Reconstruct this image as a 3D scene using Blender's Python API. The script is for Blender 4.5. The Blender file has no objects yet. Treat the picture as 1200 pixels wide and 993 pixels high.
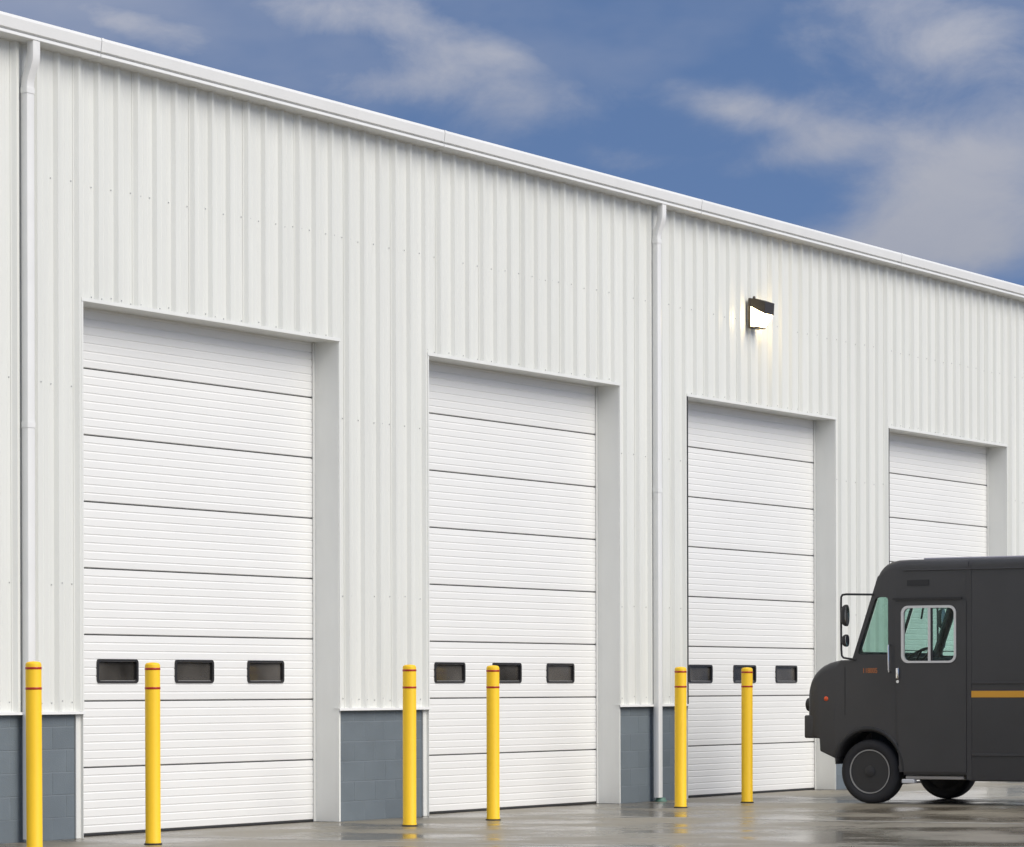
import bpy, bmesh, math, random
from mathutils import Vector, Matrix

rnd = random.Random(7)
S = bpy.context.scene
C = S.collection

# ------------------------------------------------------------------ camera
F_PX, THETA, ROLL, YP, EYE, DIST = 4136.745, 0.5121, 0.0025, 805.1, 1.3585, 18.9714
cam = bpy.data.cameras.new('camera')
cam.sensor_width = 36.0
cam.sensor_fit = 'HORIZONTAL'
cam.lens = F_PX / 1200 * 36.0
cam.shift_y = (YP - 496.5) / 1200
cam.clip_start = 0.5
cam.clip_end = 6000
camo = bpy.data.objects.new('camera', cam)
C.objects.link(camo)
_r0 = Vector((math.sin(THETA), -math.cos(THETA), 0)); _up = Vector((0, 0, 1))
_fw = Vector((math.cos(THETA), math.sin(THETA), 0))
_cr = _r0 * math.cos(ROLL) - _up * math.sin(ROLL)
_cu = _r0 * math.sin(ROLL) + _up * math.cos(ROLL)
camo.matrix_world = Matrix(((_cr.x, _cu.x, -_fw.x, -25.816), (_cr.y, _cu.y, -_fw.y, -DIST), (_cr.z, _cu.z, -_fw.z, EYE), (0, 0, 0, 1)))
S.camera = camo

# ------------------------------------------------------------------ sky, sun, exposure
SUN = Vector((-0.04, -0.74, 0.66)).normalized()
W = bpy.data.worlds.new('World'); S.world = W; W.use_nodes = True
wn, wl = W.node_tree.nodes, W.node_tree.links
wn.clear()
def N(kind, **kw):
    n = wn.new(kind)
    for k, v in kw.items(): setattr(n, k, v)
    return n
def WM(op, a, b=None, c=None, clamp=False):
    n = N('ShaderNodeMath', operation=op); n.use_clamp = clamp
    for i, v in enumerate((a, b, c)):
        if v is None: continue
        if isinstance(v, (int, float)): n.inputs[i].default_value = v
        else: wl.new(v, n.inputs[i])
    return n.outputs[0]
tc = N('ShaderNodeTexCoord')
sep = N('ShaderNodeSeparateXYZ'); wl.new(tc.outputs['Generated'], sep.inputs[0])
# the clear sky, looked up a little higher than it stands so that it is not bleached towards the horizon
cmb = N('ShaderNodeCombineXYZ')
wl.new(sep.outputs[0], cmb.inputs[0]); wl.new(sep.outputs[1], cmb.inputs[1])
wl.new(WM('ADD', WM('MULTIPLY', WM('MAXIMUM', sep.outputs[2], 0.0), 0.9), 0.34), cmb.inputs[2])
sky = N('ShaderNodeTexSky', sky_type='NISHITA')
sky.sun_disc = False
sky.sun_elevation = math.asin(SUN.z)
sky.sun_rotation = math.atan2(SUN.x, SUN.y)
sky.air_density = 1.0; sky.dust_density = 0.6; sky.ozone_density = 1.6
wl.new(cmb.outputs[0], sky.inputs[0])
skyc = N('ShaderNodeMixRGB', blend_type='MULTIPLY'); skyc.inputs[0].default_value = 1.0
wl.new(sky.outputs[0], skyc.inputs[1]); skyc.inputs[2].default_value = (0.292, 0.308, 0.345, 1)
# clouds: ragged banks laid out by compass bearing and height above the horizon
az = WM('ARCTAN2', sep.outputs[1], sep.outputs[0])
el = WM('ARCSINE', sep.outputs[2])
A = WM('MULTIPLY', WM('SUBTRACT', THETA, az), 41.37)
Ee = WM('MULTIPLY', el, 41.37)
cv = N('ShaderNodeCombineXYZ'); wl.new(WM('MULTIPLY', A, 0.62), cv.inputs[0]); wl.new(Ee, cv.inputs[1])
def fbm(scale, detail, rough, off, dist=0.0):
    mp = N('ShaderNodeMapping'); mp.inputs['Location'].default_value = off
    wl.new(cv.outputs[0], mp.inputs[0])
    n = N('ShaderNodeTexNoise'); n.inputs['Scale'].default_value = scale; n.inputs['Detail'].default_value = detail
    n.inputs['Roughness'].default_value = rough; n.inputs['Distortion'].default_value = dist
    wl.new(mp.outputs[0], n.inputs['Vector']); return n.outputs[0]
n1 = fbm(0.9, 11, 0.62, (3.1, 1.7, 0.4), 0.35)
n2 = fbm(0.55, 5, 0.5, (8.3, 4.1, 2.2))
n3 = fbm(0.55, 5, 0.5, (1.9, 7.7, 5.5))
Aw = WM('ADD', A, WM('MULTIPLY', WM('SUBTRACT', n2, 0.5), 1.2))
Ew = WM('ADD', Ee, WM('MULTIPLY', WM('SUBTRACT', n3, 0.5), 0.7))
def bank(px, py, hx, hy, tilt, wgt):
    ca, ce = (px - 600) / 100, (YP - py) / 100
    t = math.radians(tilt); x = WM('SUBTRACT', Aw, ca); y = WM('SUBTRACT', Ew, ce)
    xr = WM('ADD', WM('MULTIPLY', x, math.cos(t)), WM('MULTIPLY', y, -math.sin(t)))
    yr = WM('ADD', WM('MULTIPLY', x, math.sin(t)), WM('MULTIPLY', y, math.cos(t)))
    q = WM('ADD', WM('POWER', WM('ABSOLUTE', WM('DIVIDE', xr, hx / 100)), 2.0), WM('POWER', WM('ABSOLUTE', WM('DIVIDE', yr, hy / 100)), 2.0))
    return WM('MULTIPLY', WM('EXPONENT', WM('MULTIPLY', q, -1.0)), wgt)
banks = [(130, 36, 120, 30, 16, .74), (420, 26, 170, 38, 8, .80), (560, 72, 70, 20, 10, .45), (450, 102, 110, 32, -4, .74), (610, 130, 80, 34, 0, .52), (300, 80, 160, 60, 0, .16),
         (720, 188, 70, 12, 0, .28), (900, 142, 140, 26, 18, .66), (915, 188, 80, 20, -8, .52), (1120, 62, 120, 48, 0, .68), (1130, 226, 170, 66, -20, .76), (1090, 300, 190, 40, 0, .72),
         (1010, 15, 120, 34, 0, .40), (1130, 160, 240, 160, 0, .30)]
tot = None
for b in banks:
    v = bank(*b); tot = v if tot is None else WM('ADD', tot, v)
# a broken deck over the rest of the sky
nb = N('ShaderNodeTexNoise'); nb.inputs['Scale'].default_value = 2.3; nb.inputs['Detail'].default_value = 7
mpb = N('ShaderNodeMapping'); mpb.inputs['Scale'].default_value = (1, 1, 2.2); mpb.inputs['Location'].default_value = (0.35, 2.1, 0.4)
wl.new(tc.outputs['Generated'], mpb.inputs[0]); wl.new(mpb.outputs[0], nb.inputs['Vector'])
far = WM('MULTIPLY', WM('SUBTRACT', nb.outputs[0], 0.46), 5.0, clamp=True)
den = WM('ADD', WM('MULTIPLY', tot, 1.15), WM('ADD', WM('MULTIPLY', WM('SUBTRACT', n1, 0.5), 1.5), -0.16))
sm = N('ShaderNodeMapRange', interpolation_type='SMOOTHSTEP')
wl.new(den, sm.inputs[0]); sm.inputs[1].default_value = 0.0; sm.inputs[2].default_value = 1.20; sm.inputs[4].default_value = 0.68
msk = WM('MAXIMUM', sm.outputs[0], WM('MULTIPLY', far, 0.85))
cc = N('ShaderNodeMixRGB'); wl.new(n1, cc.inputs[0])
cc.inputs[1].default_value = (1.85, 1.87, 2.10, 1); cc.inputs[2].default_value = (2.45, 2.38, 2.36, 1)
# cloud brightened overhead, out of view, for ambient fill; dimmer towards the horizon
cz = N('ShaderNodeVectorMath', operation='SCALE'); wl.new(cc.outputs[0], cz.inputs[0])
wl.new(WM('ADD', WM('MULTIPLY', WM('MAXIMUM', sep.outputs[2], 0.0), 2.6), 0.27), cz.inputs['Scale'])
mx = N('ShaderNodeMixRGB'); wl.new(msk, mx.inputs[0]); wl.new(skyc.outputs[0], mx.inputs[1]); wl.new(cz.outputs[0], mx.inputs[2])
bg = N('ShaderNodeBackground'); bg.inputs[1].default_value = 0.095
wl.new(mx.outputs[0], bg.inputs[0])
wo = N('ShaderNodeOutputWorld'); wl.new(bg.outputs[0], wo.inputs[0])

sl = bpy.data.lights.new('sun', 'SUN'); sl.energy = 0.75; sl.angle = math.radians(45); sl.color = (1.0, 0.945, 0.85)
so = bpy.data.objects.new('sun', sl); C.objects.link(so)
so.rotation_euler = SUN.to_track_quat('Z', 'Y').to_euler(); so.location = (0, -20, 30)
S.view_settings.view_transform = 'Standard'; S.view_settings.look = 'None'
S.view_settings.exposure = 1.97; S.view_settings.gamma = 1.0; S.view_settings.use_curve_mapping = False
S.cycles.max_bounces = 6; S.cycles.diffuse_bounces = 3; S.cycles.glossy_bounces = 3; S.cycles.transparent_max_bounces = 10; S.cycles.use_denoising = True

# ------------------------------------------------------------------ materials
MATS = {}
def mat(name, col, rough=0.5, metal=0.0, spec=0.5, var=0.0, vscale=4.0, vstretch=(1, 1, 1), bump=0.0, bscale=60.0, coat=0.0, space='Object'):
    m = bpy.data.materials.new(name); m.use_nodes = True
    nt = m.node_tree; p = nt.nodes['Principled BSDF']
    p.inputs['Base Color'].default_value = (*col, 1); p.inputs['Roughness'].default_value = rough
    p.inputs['Metallic'].default_value = metal; p.inputs['Specular IOR Level'].default_value = spec
    p.inputs['Coat Weight'].default_value = coat
    if var or bump:
        t = nt.nodes.new('ShaderNodeNewGeometry') if space == 'World' else nt.nodes.new('ShaderNodeTexCoord')
        src = t.outputs['Position'] if space == 'World' else t.outputs['Object']
    if var:
        mp = nt.nodes.new('ShaderNodeMapping'); mp.inputs['Scale'].default_value = vstretch
        nt.links.new(src, mp.inputs[0])
        n = nt.nodes.new('ShaderNodeTexNoise'); n.inputs['Scale'].default_value = vscale; n.inputs['Detail'].default_value = 6; n.inputs['Roughness'].default_value = 0.6
        nt.links.new(mp.outputs[0], n.inputs['Vector'])
        r = nt.nodes.new('ShaderNodeMapRange'); r.inputs[1].default_value = 0.25; r.inputs[2].default_value = 0.75
        r.inputs[3].default_value = 1 - var; r.inputs[4].default_value = 1 + var * 0.6
        nt.links.new(n.outputs[0], r.inputs[0])
        mu = nt.nodes.new('ShaderNodeVectorMath'); mu.operation = 'SCALE'
        mu.inputs[0].default_value = col; nt.links.new(r.outputs[0], mu.inputs['Scale'])
        nt.links.new(mu.outputs[0], p.inputs['Base Color'])
        rr = nt.nodes.new('ShaderNodeMapRange'); rr.inputs[3].default_value = rough * 0.85; rr.inputs[4].default_value = min(1, rough * 1.2)
        nt.links.new(n.outputs[0], rr.inputs[0]); nt.links.new(rr.outputs[0], p.inputs['Roughness'])
    if bump:
        n = nt.nodes.new('ShaderNodeTexNoise'); n.inputs['Scale'].default_value = bscale; n.inputs['Detail'].default_value = 4
        nt.links.new(src, n.inputs['Vector'])
        b = nt.nodes.new('ShaderNodeBump'); b.inputs['Strength'].default_value = bump; b.inputs['Distance'].default_value = 0.01
        nt.links.new(n.outputs[0], b.inputs['Height']); nt.links.new(b.outputs[0], p.inputs['Normal'])
    MATS[name] = m
    return m
mat('panel', (0.745, 0.752, 0.705), 0.42, var=0.06, vscale=1.3, vstretch=(3, 3, 0.25), bump=0.22, bscale=2.2, space='World')
def per_object(name, amt):
    nt = MATS[name].node_tree; p_ = nt.nodes['Principled BSDF']; src = p_.inputs['Base Color'].links[0].from_socket
    oi = nt.nodes.new('ShaderNodeObjectInfo'); mr = nt.nodes.new('ShaderNodeMapRange'); mr.inputs[3].default_value = 1 - amt; mr.inputs[4].default_value = 1 + amt * .5
    nt.links.new(oi.outputs['Random'], mr.inputs[0]); sc = nt.nodes.new('ShaderNodeVectorMath'); sc.operation = 'SCALE'
    nt.links.new(src, sc.inputs[0]); nt.links.new(mr.outputs[0], sc.inputs['Scale']); nt.links.new(sc.outputs[0], p_.inputs['Base Color'])
per_object('panel', 0.022)
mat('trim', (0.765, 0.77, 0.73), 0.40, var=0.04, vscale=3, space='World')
mat('gutter', (0.81, 0.81, 0.785), 0.35, var=0.04, vscale=2.5, bump=0.06, bscale=9, space='World')
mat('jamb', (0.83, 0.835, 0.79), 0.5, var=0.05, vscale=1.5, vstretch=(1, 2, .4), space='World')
mat('door_white', (0.83, 0.828, 0.80), 0.40, var=0.02, vscale=2, vstretch=(.5, 1, 1), space='World')
mat('seal_and_gap_shade', (0.03, 0.03, 0.032), 0.7)
mat('joint_dark', (0.13, 0.13, 0.132), 0.8)
mat('block', (0.155, 0.185, 0.205), 0.55, var=0.10, vscale=3, bump=0.35, bscale=90, space='World')
per_object('block', 0.07)
mat('mortar', (0.185, 0.215, 0.235), 0.6, var=0.08, vscale=6, bump=0.3, bscale=120, space='World')
mat('window_frame', (0.022, 0.021, 0.021), 0.42)
mat('screw', (0.50, 0.51, 0.50), 0.4, metal=0.2)
mat('yellow', (0.94, 0.585, 0.024), 0.48, spec=0.3, var=0.05, vscale=3, vstretch=(2, 2, .6), space='World')
mat('red_tape', (0.42, 0.035, 0.012), 0.35)
mat('bronze', (0.05, 0.042, 0.036), 0.45, metal=0.2)
mat('green', (0.14, 0.27, 0.21), 0.5)
mat('roof', (0.62, 0.63, 0.62), 0.45)
mat('interior', (0.10, 0.10, 0.10), 0.8)
mat('truck_paint', (0.050, 0.0490, 0.0495), 0.44, var=0.12, vscale=1.8, space='World')
mat('truck_dark', (0.020, 0.020, 0.021), 0.55)
mat('rubber', (0.026, 0.026, 0.028), 0.75, var=0.15, vscale=14)
mat('wheel_paint', (0.030, 0.030, 0.031), 0.5)
mat('wheel_edge', (0.34, 0.34, 0.33), 0.4, metal=0.3)
mat('lug', (0.075, 0.075, 0.075), 0.4, metal=0.3)
mat('aluminium', (0.66, 0.66, 0.65), 0.35, metal=0.35)
mat('chrome', (0.75, 0.75, 0.75), 0.15, metal=1.0)
mat('gold', (0.74, 0.36, 0.03), 0.40)
mat('orange_text', (0.62, 0.20, 0.05), 0.5)
mat('amber', (0.80, 0.11, 0.03), 0.25)
mat('step_grey', (0.42, 0.40, 0.37), 0.5, metal=0.2)
mat('white_plastic', (0.75, 0.75, 0.75), 0.4)
mat('roof_sheet', (0.34, 0.33, 0.37), 0.4)
mat('seat_cloth', (0.03, 0.03, 0.032), 0.8)
mat('mirror', (0.55, 0.56, 0.57), 0.08, metal=1.0)
def glass(name, tint, f0=1.45, rough=0.02, film=None):
    m = bpy.data.materials.new(name); m.use_nodes = True; nt = m.node_tree; nt.nodes.clear()
    t = nt.nodes.new('ShaderNodeBsdfTransparent'); t.inputs[0].default_value = (*tint, 1)
    g = nt.nodes.new('ShaderNodeBsdfGlossy'); g.inputs['Roughness'].default_value = rough
    lw = nt.nodes.new('ShaderNodeLayerWeight'); lw.inputs[0].default_value = 0.5
    pw = nt.nodes.new('ShaderNodeMath'); pw.operation = 'POWER'; pw.inputs[1].default_value = 5.0; nt.links.new(lw.outputs['Facing'], pw.inputs[0])
    r0 = ((f0 - 1) / (f0 + 1)) ** 2
    fr = nt.nodes.new('ShaderNodeMath'); fr.operation = 'MULTIPLY_ADD'; fr.inputs[1].default_value = 1 - r0; fr.inputs[2].default_value = r0; nt.links.new(pw.outputs[0], fr.inputs[0])
    mxs = nt.nodes.new('ShaderNodeMixShader'); o = nt.nodes.new('ShaderNodeOutputMaterial')
    nt.links.new(fr.outputs[0], mxs.inputs[0]); nt.links.new(t.outputs[0], mxs.inputs[1]); nt.links.new(g.outputs[0], mxs.inputs[2]); nt.links.new(mxs.outputs[0], o.inputs[0])
    if film:
        df = nt.nodes.new('ShaderNodeBsdfDiffuse'); df.inputs[0].default_value = (*film[0], 1)
        m2 = nt.nodes.new('ShaderNodeMixShader')
        tcn = nt.nodes.new('ShaderNodeNewGeometry'); nn = nt.nodes.new('ShaderNodeTexNoise'); nn.inputs['Scale'].default_value = 0.9; nn.inputs['Detail'].default_value = 3
        nt.links.new(tcn.outputs['Position'], nn.inputs['Vector'])
        mr = nt.nodes.new('ShaderNodeMapRange'); mr.inputs[1].default_value = 0.38; mr.inputs[2].default_value = 0.62; mr.inputs[3].default_value = 0.05; mr.inputs[4].default_value = film[1]
        nt.links.new(nn.outputs[0], mr.inputs[0]); nt.links.new(mr.outputs[0], m2.inputs[0])
        nt.links.new(mxs.outputs[0], m2.inputs[1]); nt.links.new(df.outputs[0], m2.inputs[2]); nt.links.new(m2.outputs[0], o.inputs[0])
    MATS[name] = m
glass('teal_glass', (0.765, 0.868, 0.835), 1.3)
glass('pane_glass', (0.62, 0.61, 0.58), 1.5, 0.06, ((.30, .28, .255), .32))
# glowing lamp refractor
m = mat('lamp_lens', (0.9, 0.85, 0.7), 0.3)
m.node_tree.nodes['Principled BSDF'].inputs['Emission Color'].default_value = (1.0, 0.74, 0.34, 1)
m.node_tree.nodes['Principled BSDF'].inputs['Emission Strength'].default_value = 6.0
# wet concrete
m = bpy.data.materials.new('wet_concrete'); m.use_nodes = True; MATS['wet_concrete'] = m
nt = m.node_tree; p = nt.nodes['Principled BSDF']
geo = nt.nodes.new('ShaderNodeNewGeometry')
def nz(scale, det=6, rough=.6, stretch=(1, 1, 1), off=(0, 0, 0)):
    mp = nt.nodes.new('ShaderNodeMapping'); mp.inputs['Scale'].default_value = stretch; mp.inputs['Location'].default_value = off
    nt.links.new(geo.outputs['Position'], mp.inputs[0])
    n = nt.nodes.new('ShaderNodeTexNoise'); n.inputs['Scale'].default_value = scale; n.inputs['Detail'].default_value = det; n.inputs['Roughness'].default_value = rough
    nt.links.new(mp.outputs[0], n.inputs['Vector']); return n.outputs[0]
def rng(v, a, b, c, d, smooth=True):
    r = nt.nodes.new('ShaderNodeMapRange'); r.interpolation_type = 'SMOOTHSTEP' if smooth else 'LINEAR'
    for i, x in enumerate((a, b, c, d)): r.inputs[i + 1].default_value = x
    nt.links.new(v, r.inputs[0]); return r.outputs[0]
wet = rng(nz(0.55, 5, .6, (1, 1, 1), (2.3, 5.1, 0)), 0.36, 0.62, 0, 1)
grain = nz(2.2, 8, .65)
cr = nt.nodes.new('ShaderNodeMixRGB'); nt.links.new(wet, cr.inputs[0])
dry = nt.nodes.new('ShaderNodeMixRGB'); nt.links.new(grain, dry.inputs[0]); dry.inputs[1].default_value = (0.185, 0.164, 0.122, 1); dry.inputs[2].default_value = (0.285, 0.256, 0.200, 1)
wt = nt.nodes.new('ShaderNodeMixRGB'); nt.links.new(grain, wt.inputs[0]); wt.inputs[1].default_value = (0.100, 0.084, 0.058, 1); wt.inputs[2].default_value = (0.145, 0.126, 0.094, 1)
nt.links.new(dry.outputs[0], cr.inputs[1]); nt.links.new(wt.outputs[0], cr.inputs[2]); nt.links.new(cr.outputs[0], p.inputs['Base Color'])
nt.links.new(rng(wet, 0, 1, 0.50, 0.165, False), p.inputs['Roughness'])
p.inputs['Specular IOR Level'].default_value = 0.45
b = nt.nodes.new('ShaderNodeBump'); b.inputs['Distance'].default_value = 0.004
nt.links.new(nz(14, 5), b.inputs['Height']); nt.links.new(rng(wet, 0, 1, 0.55, 0.10, False), b.inputs['Strength']); nt.links.new(b.outputs[0], p.inputs['Normal'])

# ------------------------------------------------------------------ helpers
def link(name, me, mt=None, parent=None, loc=None, smooth=False):
    o = bpy.data.objects.new(name, me); C.objects.link(o)
    if mt and not me.materials: me.materials.append(MATS[mt])
    if parent: o.parent = parent
    if loc is not None: o.location = loc
    if smooth:
        for f in me.polygons: f.use_smooth = True
        try: me.set_sharp_from_angle(angle=math.radians(38))
        except Exception: pass
    return o
def mesh(name, vs, fs):
    me = bpy.data.meshes.new(name); me.from_pydata([tuple(v) for v in vs], [], fs); me.update(); return me
def obj(name, bm, mt, parent=None, loc=None, smooth=False):
    me = bpy.data.meshes.new(name); bmesh.ops.recalc_face_normals(bm, faces=bm.faces); bm.to_mesh(me); bm.free()
    return link(name, me, mt, parent, loc, smooth)
def thing(name, label, cat, loc=(0, 0, 0), group=None):
    o = bpy.data.objects.new(name, None); C.objects.link(o); o.location = loc; o.empty_display_size = 0.2
    o['label'] = label; o['category'] = cat
    if group: o['group'] = group
    return o
def add_box(bm, x0, x1, y0, y1, z0, z1, bev=0.0, seg=1):
    r = bmesh.ops.create_cube(bm, size=1.0)
    vs = r['verts']
    for v in vs:
        v.co = Vector(((x0 + x1) / 2 + v.co.x * (x1 - x0), (y0 + y1) / 2 + v.co.y * (y1 - y0), (z0 + z1) / 2 + v.co.z * (z1 - z0)))
    if bev:
        es = list({e for v in vs for e in v.link_edges})
        bmesh.ops.bevel(bm, geom=es, offset=bev, segments=seg, profile=0.5, affect='EDGES')
def box(name, x0, x1, y0, y1, z0, z1, mt, parent=None, bev=0.0, seg=1, loc=None, smooth=False):
    bm = bmesh.new(); add_box(bm, x0, x1, y0, y1, z0, z1, bev, seg); return obj(name, bm, mt, parent, loc, smooth)
def add_prism(bm, pts, axis, a, b):
    # pts: closed outline in the two other axes, extruded along axis from a to b
    def co(p, t): return {'x': (t, p[0], p[1]), 'y': (p[0], t, p[1]), 'z': (p[0], p[1], t)}[axis]
    v0 = [bm.verts.new(co(p, a)) for p in pts]; v1 = [bm.verts.new(co(p, b)) for p in pts]; n = len(pts)
    bm.faces.new(v0); bm.faces.new(v1[::-1])
    for i in range(n): bm.faces.new((v0[i], v0[(i + 1) % n], v1[(i + 1) % n], v1[i]))
def prism(name, pts, axis, a, b, mt, parent=None, smooth=False):
    bm = bmesh.new(); add_prism(bm, pts, axis, a, b); return obj(name, bm, mt, parent, None, smooth)
def add_lathe(bm, prof, axis='z', cen=(0, 0, 0), seg=48, closed=False):
    rings = []
    for r, h in prof:
        ring = []
        for i in range(seg):
            t = 2 * math.pi * i / seg; a, c = r * math.cos(t), r * math.sin(t)
            q = {'z': (a, c, h), 'x': (h, a, c), 'y': (a, h, c)}[axis]
            ring.append(bm.verts.new((q[0] + cen[0], q[1] + cen[1], q[2] + cen[2])))
        rings.append(ring)
    k = len(rings)
    for j in range(k if closed else k - 1):
        A_, B_ = rings[j], rings[(j + 1) % k]
        for i in range(seg): bm.faces.new((A_[i], A_[(i + 1) % seg], B_[(i + 1) % seg], B_[i]))
    if not closed:
        bm.faces.new(rings[0][::-1]); bm.faces.new(rings[-1])
def lathe(name, prof, mt, parent=None, axis='z', cen=(0, 0, 0), seg=48, closed=False, loc=None):
    bm = bmesh.new(); add_lathe(bm, prof, axis, cen, seg, closed); return obj(name, bm, mt, parent, loc, True)
def add_tube(bm, pts, r, seg=10):
    pts = [Vector(p) for p in pts]; rings = []
    prev = None
    for i, p_ in enumerate(pts):
        d = ((pts[i] - pts[i - 1]).normalized() if i else Vector()) + ((pts[i + 1] - pts[i]).normalized() if i < len(pts) - 1 else Vector())
        d.normalize()
        ref = prev if prev is not None else (Vector((0, 0, 1)) if abs(d.z) < .9 else Vector((1, 0, 0)))
        a = (ref - d * ref.dot(d)).normalized(); prev = a; c = d.cross(a)
        rings.append([bm.verts.new(p_ + (a * math.cos(2 * math.pi * k / seg) + c * math.sin(2 * math.pi * k / seg)) * r) for k in range(seg)])
    for A_, B_ in zip(rings, rings[1:]):
        for k in range(seg): bm.faces.new((A_[k], A_[(k + 1) % seg], B_[(k + 1) % seg], B_[k]))
    bm.faces.new(rings[0][::-1]); bm.faces.new(rings[-1])
def tube(name, pts, r, mt, parent=None, seg=10):
    bm = bmesh.new(); add_tube(bm, pts, r, seg); return obj(name, bm, mt, parent, None, True)
def rrect(x0, x1, y0, y1, r, n=5):
    out = []
    for cx, cy, a0 in ((x1 - r, y1 - r, 0), (x0 + r, y1 - r, 90), (x0 + r, y0 + r, 180), (x1 - r, y0 + r, 270)):
        for i in range(n + 1):
            t = math.radians(a0 + 90 * i / n); out.append((cx + r * math.cos(t), cy + r * math.sin(t)))
    return out
def add_ring(bm, outer, inner, axis, a, b):
    # frame: two outlines with equal point counts, extruded a..b
    def co(p, t): return {'x': (t, p[0], p[1]), 'y': (p[0], t, p[1])}[axis]
    n = len(outer); L = [[bm.verts.new(co(p, t)) for p in o] for t in (a, b) for o in (outer, inner)]
    oa, ia, ob, ib = L
    for i in range(n):
        j = (i + 1) % n
        bm.faces.new((oa[i], oa[j], ia[j], ia[i])); bm.faces.new((ob[i], ib[i], ib[j], ob[j]))
        bm.faces.new((oa[i], ob[i], ob[j], oa[j])); bm.faces.new((ia[i], ia[j], ib[j], ib[i]))
def copy_tree(o, parent=None):
    c = o.copy(); C.objects.link(c)
    if parent: c.parent = parent
    for ch in o.children: copy_tree(ch, c)
    return c
def boolean(o, cutters):
    for k, c in enumerate(cutters):
        md = o.modifiers.new('b%d' % k, 'BOOLEAN'); md.operation = 'DIFFERENCE'; md.object = c; md.solver = 'EXACT'
    dg = bpy.context.evaluated_depsgraph_get(); dg.update()
    me = bpy.data.meshes.new_from_object(o.evaluated_get(dg))
    o.modifiers.clear(); o.data = me
    for c in cutters:
        d = c.data; bpy.data.objects.remove(c); bpy.data.meshes.remove(d)
    for f in me.polygons: f.use_smooth = True
    me.set_sharp_from_angle(angle=math.radians(30))

# ------------------------------------------------------------------ ground
g = link('ground', mesh('ground', [(-1500, -1500, 0), (1500, -1500, 0), (1500, 1500, 0), (-1500, 1500, 0)], [(0, 1, 2, 3)]), 'wet_concrete')
g['kind'] = 'structure'; g['label'] = 'wet beige grey concrete yard in front of the doors'

mat('joint_sealant', (0.36, 0.345, 0.31), 0.35, var=0.2, vscale=3, space='World')
for k in range(-2, 5):
    xj = 0.70 + k * 6.096; n_ = 40; vs = []; fs = []
    for i in range(n_ + 1):
        y = -0.35 - i * 0.45; w_ = 0.014 + 0.006 * math.sin(i * 2.3 + k)
        x_ = xj + 0.010 * math.sin(i * 0.9 + k * 2)
        vs += [(x_ - w_, y, 0.002), (x_, y, 0.006), (x_ + w_, y, 0.002)]
    for i in range(n_): fs += [(3 * i, 3 * i + 3, 3 * i + 4, 3 * i + 1), (3 * i + 1, 3 * i + 4, 3 * i + 5, 3 * i + 2)]
    link('slab_joint', mesh('slab_joint', vs, [f[::-1] for f in fs]), 'joint_sealant', g)
# ------------------------------------------------------------------ building
BAY, OW, OH, BASE, REV = 6.096, 4.32, 4.845, 1.149, 0.26
X0, X1, EAVE = -9.20, 31.04, 7.03
DOORS = [0, 1, 2, 3]
OPEN = [(k * BAY, k * BAY + OW) for k in DOORS]
B = thing('metal_warehouse', 'long white ribbed metal warehouse with grey block base and white gutter', 'warehouse'); B['kind'] = 'thing'
SEAM0 = 2.690
PITCH = 0.3048
RIB = [(-0.034, 0.0), (-0.006, -0.036), (0.030, -0.036), (0.058, 0.0)]
def sheet(s):
    prof = [(s - 0.050, -0.0055)]
    for r_ in range(3):
        for dx, dy in RIB: prof.append((s + r_ * PITCH + dx, dy - (0.0045 if r_ == 0 and dx < 0.04 else 0)))
        if r_ < 3:
            b0 = s + r_ * PITCH
            for mx_ in (0.125, 0.205):   # two small stiffeners in the pan
                prof += [(b0 + mx_ - 0.012, 0), (b0 + mx_, -0.0035), (b0 + mx_ + 0.012, 0)]
    prof.append((s + 3 * PITCH - 0.040, 0.0))
    # split at opening edges
    cuts = sorted(e for o_ in OPEN for e in o_ if prof[0][0] < e < prof[-1][0])
    pts = []
    for (xa, ya), (xb, yb) in zip(prof, prof[1:]):
        pts.append((xa, ya))
        for e in cuts:
            if xa < e < xb: pts.append((e, ya + (yb - ya) * (e - xa) / (xb - xa)))
    pts.append(prof[-1])
    vs, fs = [], []
    def quad(a, b, c, d):
        i = len(vs); vs.extend((a, b, c, d)); fs.append((i, i + 1, i + 2, i + 3))
    for (xa, ya), (xb, yb) in zip(pts, pts[1:]):
        xm = (xa + xb) / 2
        z0 = OH + 0.012 if any(o_[0] < xm < o_[1] for o_ in OPEN) else BASE
        quad((xa, ya, z0), (xb, yb, z0), (xb, yb, EAVE), (xa, ya, EAVE))
    quad((pts[0][0], 0.004, BASE if not any(o_[0] < pts[0][0] < o_[1] for o_ in OPEN) else OH), (pts[0][0], pts[0][1], BASE if not any(o_[0] < pts[0][0] < o_[1] for o_ in OPEN) else OH), (pts[0][0], pts[0][1], EAVE), (pts[0][0], 0.004, EAVE))
    return mesh('wall_panel', vs, fs)
k0 = math.ceil((X0 - SEAM0) / (3 * PITCH)); k1 = math.floor((X1 - SEAM0) / (3 * PITCH))
for k in range(k0, k1):
    o = link('wall_panel', sheet(SEAM0 + k * 3 * PITCH), 'panel', B)
    o.location.y = -rnd.uniform(0, 0.0012)
# inner wall behind the sheets, closed round the openings
bm = bmesh.new(); edges = [X0] + [e for o_ in OPEN for e in o_] + [X1]
for i in range(0, len(edges), 2): add_box(bm, edges[i] + (0.004 if i else 0), edges[i + 1] - (0.004 if i + 2 < len(edges) else 0), 0.045, 0.30, 0.0, EAVE - .01)
for a_, b_ in OPEN: add_box(bm, a_ - 0.002, b_ + 0.002, 0.012, 0.30, OH + .006, EAVE - .012)
obj('wall_core', bm, 'interior', B)
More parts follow.
